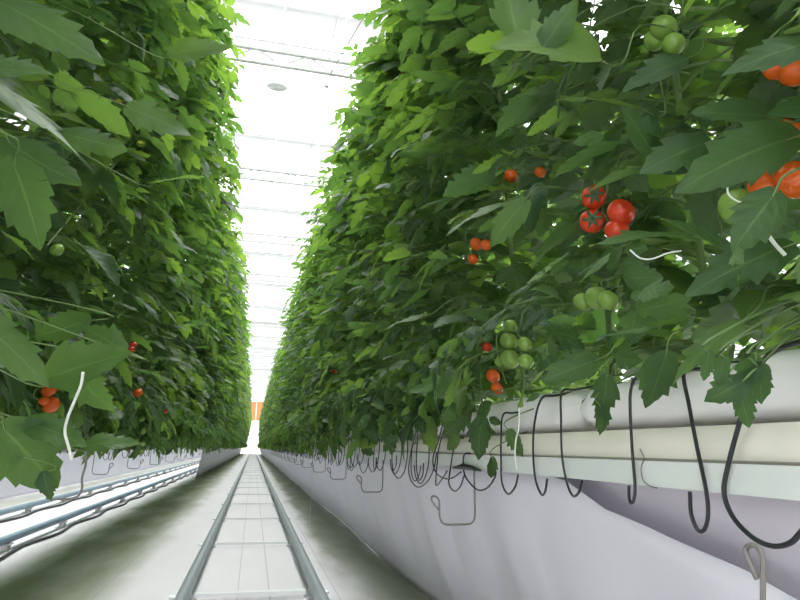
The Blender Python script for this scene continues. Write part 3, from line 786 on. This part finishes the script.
# crop wires along the row tops and hanger wires
for x in (-.62, .80):
    s = 'left' if x < 0 else 'right'
    rod('crop_wire', [(x, -1, 3.42), (x, 30, 3.40), (x, 60, 3.42)], .002, MT['wire'], f'thin taut wire running above the tops of the {s} row', 'wire', sm=False)

# ------------------------------------------------------------------ roof
TZ = 6.0
ty = [7.85+4.0*k for k in range(16)]
ty = [7.85-8, 7.85-4]+ty
ty = [t for t in ty if t > -1]
NR = 'pale lattice roof trusses crossing the aisle'
for i, y in enumerate(ty):
    e = empty('roof_truss', (0, y, TZ), 'pale lattice roof truss crossing above the aisle, one of many receding overhead', 'truss', NR)
    mb = MB(); mb.box(-9, 9, -.03, .03, .22, .27); mb.box(-9, 9, -.03, .03, 0, .07); mb.build('chord', MT['truss'], e, smooth=False)
    mb = MB()
    for k in range(-12, 12):
        mb.tube([(k*.75, 0, .03), (k*.75+.375, 0, .24), (k*.75+.75, 0, .03)], .016, 6)
    mb.build('lattice', MT['truss'], e)
    s = empty('folded_screen', (0, y-.1, 6.95), 'folded pale shade screen bundle under the roof, parallel to a truss', 'shade screen', 'folded shade screens under the roof')
    mb = MB(); nn = 9
    mb.grid([[(x, .05*((k % 2)*2-1)*.6, -.44*k/nn) for x in np.linspace(-9, 9, 12)] for k in range(nn+1)])
    mb.build('cloth', MT['screen'], s)
    mb = MB(); mb.tube([(-9, 0, .01), (9, 0, .01)], .012, 6); mb.build('cable', MT['black'], s)
    for k in range(-3, 4):
        mb = MB(); mb.tube([(k*.9, -.05, .0), (k*.9, -.05, -.50)], .008, 5); mb.build('cord', MT['white'], s)
# glass roof, ridges across the aisle every 4 m
def roof():
    mb = MB(); fr = MB()
    y = -8.15
    while y < 72:
        z0, z1 = 7.05, 7.85
        for (a, za, b, zb) in ((y, z0, y+2, z1), (y+2, z1, y+4, z0)):
            mb.grid([[(-9, a, za), (9, a, za)], [(-9, b, zb), (9, b, zb)]])
            for k in range(-5, 6): fr.tube([(k*1.8, a, za+.01), (k*1.8, b, zb+.01)], .014, 5, False)
        fr.box(-9, 9, y+1.97, y+2.03, z1, z1+.04); fr.box(-9, 9, y-.08, y+.08, z0-.06, z0-.01)
        y += 4
    tag(mb.build('ceiling', MT['glass'], smooth=False), kind='structure'); tag(fr.build('trim_2', MT['white'], smooth=False), kind='structure')
roof()
# oval lamp disc below the second truss
c = onZ(277, 87, 5.75); e = empty('hanging_lamp', Vector(c), 'pale oval disc lamp hanging below the roof truss above the aisle', 'lamp')
mb = MB(); rr = [(0.0, .05), (.10, .05), (.17, .02), (.18, 0), (.16, -.012), (0, -.012)]
mb.grid([[(r*math.cos(a), r*math.sin(a), z) for a in np.linspace(0, 2*math.pi, 25)] for r, z in rr]); mb.build('shade', MT['lip'], e).scale = (.85, .6, 1)
mb = MB(); mb.tube([(0, 0, .05), (0, 0, 6.0-c[2])], .006, 6); mb.build('rod', MT['zinc'], e)
# hanging wire with clamp
a = onZ(376, -4, 5.6); b = onZ(327, 80, 5.3); e = empty('hanger_wire', Vector(b), 'thin slanting grey wire with a small clamp, hanging near the right foliage top', 'wire')
mb = MB(); mb.tube([Vector(a)-Vector(b), (0, 0, 0)], .006, 6); mb.build('wire', MT['wire'], e)
mb = MB(); mb.box(-.03, .03, -.03, .03, -.10, .01); mb.build('clamp', MT['zinc'], e, smooth=False)
P0 = onZ(313, 140, 5.3)
rod('overhead_cable', [(P0[0], 2, 5.3), (P0[0], 30, 5.28), (P0[0], 70, 5.3)], .006, MT['zinc'], 'thin pale cable running lengthwise under the roof along the aisle', 'cable', sm=False)

# ------------------------------------------------------------------ end wall
def q(a, b, c, d, z0, z1, mat, name):
    mb = MB(); mb.box(a, b, c, d, z0, z1); return tag(mb.build(name, mat, smooth=False), kind='structure')
q(-9, 9, 72, 72.15, 0, 3.55, MT['wall'], 'wall_back')
q(-9, 9, 72, 72.15, 5.75, 6.9, MT['wall'], 'wall_back')
e = empty('cooling_pad', (0, 72, 3.55), 'orange-brown cooling pad strip high in the far end wall', 'cooling pad')
mb = MB(); mb.box(-9, 9, 0, .15, 0, 2.2); mb.build('pad', MT['pad'], e, smooth=False)
mb = MB()
for k in range(-6, 7): mb.box(k*1.35+.02, k*1.35+.11, -.05, 0, 0, 2.2)
mb.box(-9, 9, -.06, 0, -.06, .04); mb.box(-9, 9, -.06, 0, 2.16, 2.26)
mb.build('frame', MT['white'], e, smooth=False)
q(-9, -8.9, -6, 72, 0, 7, MT['wall'], 'wall_left'); q(8.9, 9, -6, 72, 0, 7, MT['wall'], 'wall_right'); q(-9, 9, -6.1, -6, 0, 7, MT['wall'], 'wall_front')
# low pale plinth and boxes at the row end
mb = MB()
for k, (w, z0, z1) in enumerate(((1.3, 0, .35), (.9, .35, .62), (.5, .62, .9))): mb.box(-w, w, 0+k*.3, 1.6, z0, z1)
tag(mb.build('concrete_step', MT['concrete'], None, (.05, 66, 0), smooth=False), 'low pale stepped concrete plinth at the far end of the track', 'plinth')

# ------------------------------------------------------------------ light
w = bpy.data.worlds.new('sky'); sc.world = w; w.use_nodes = True; n = w.node_tree.nodes; l = w.node_tree.links
bg = n['Background']; tc = n.new('ShaderNodeTexCoord'); sp = n.new('ShaderNodeSeparateXYZ'); l.new(tc.outputs['Generated'], sp.inputs[0])
cr = n.new('ShaderNodeMapRange'); cr.inputs['From Min'].default_value = -.1; cr.inputs['From Max'].default_value = .9; cr.inputs['To Min'].default_value = .45; cr.inputs['To Max'].default_value = 1.0
l.new(sp.outputs[2], cr.inputs['Value'])
mx = n.new('ShaderNodeMix'); mx.data_type = 'RGBA'; mx.inputs['A'].default_value = (.93, .97, 1, 1); mx.inputs['B'].default_value = (.97, .985, 1, 1)
l.new(cr.outputs[0], mx.inputs['Factor']); l.new(mx.outputs['Result'], bg.inputs['Color'])
ml = n.new('ShaderNodeMath'); ml.operation = 'MULTIPLY'; ml.inputs[1].default_value = 3.6; l.new(cr.outputs[0], ml.inputs[0]); l.new(ml.outputs[0], bg.inputs['Strength'])
sd = bpy.data.lights.new('sun', 'SUN'); sd.energy = 2.0; sd.angle = R(35); sd.color = (1, .98, .94)
so = bpy.data.objects.new('sun', sd); COL.objects.link(so); so.rotation_euler = (R(-24), R(6), 0)
vs = sc.view_settings; vs.view_transform = 'Standard'; vs.look = 'None'; vs.gamma = 1; vs.use_curve_mapping = False; vs.exposure = .8
sc.cycles.max_bounces = 8; sc.cycles.transparent_max_bounces = 8; sc.cycles.diffuse_bounces = 5; sc.cycles.transmission_bounces = 5
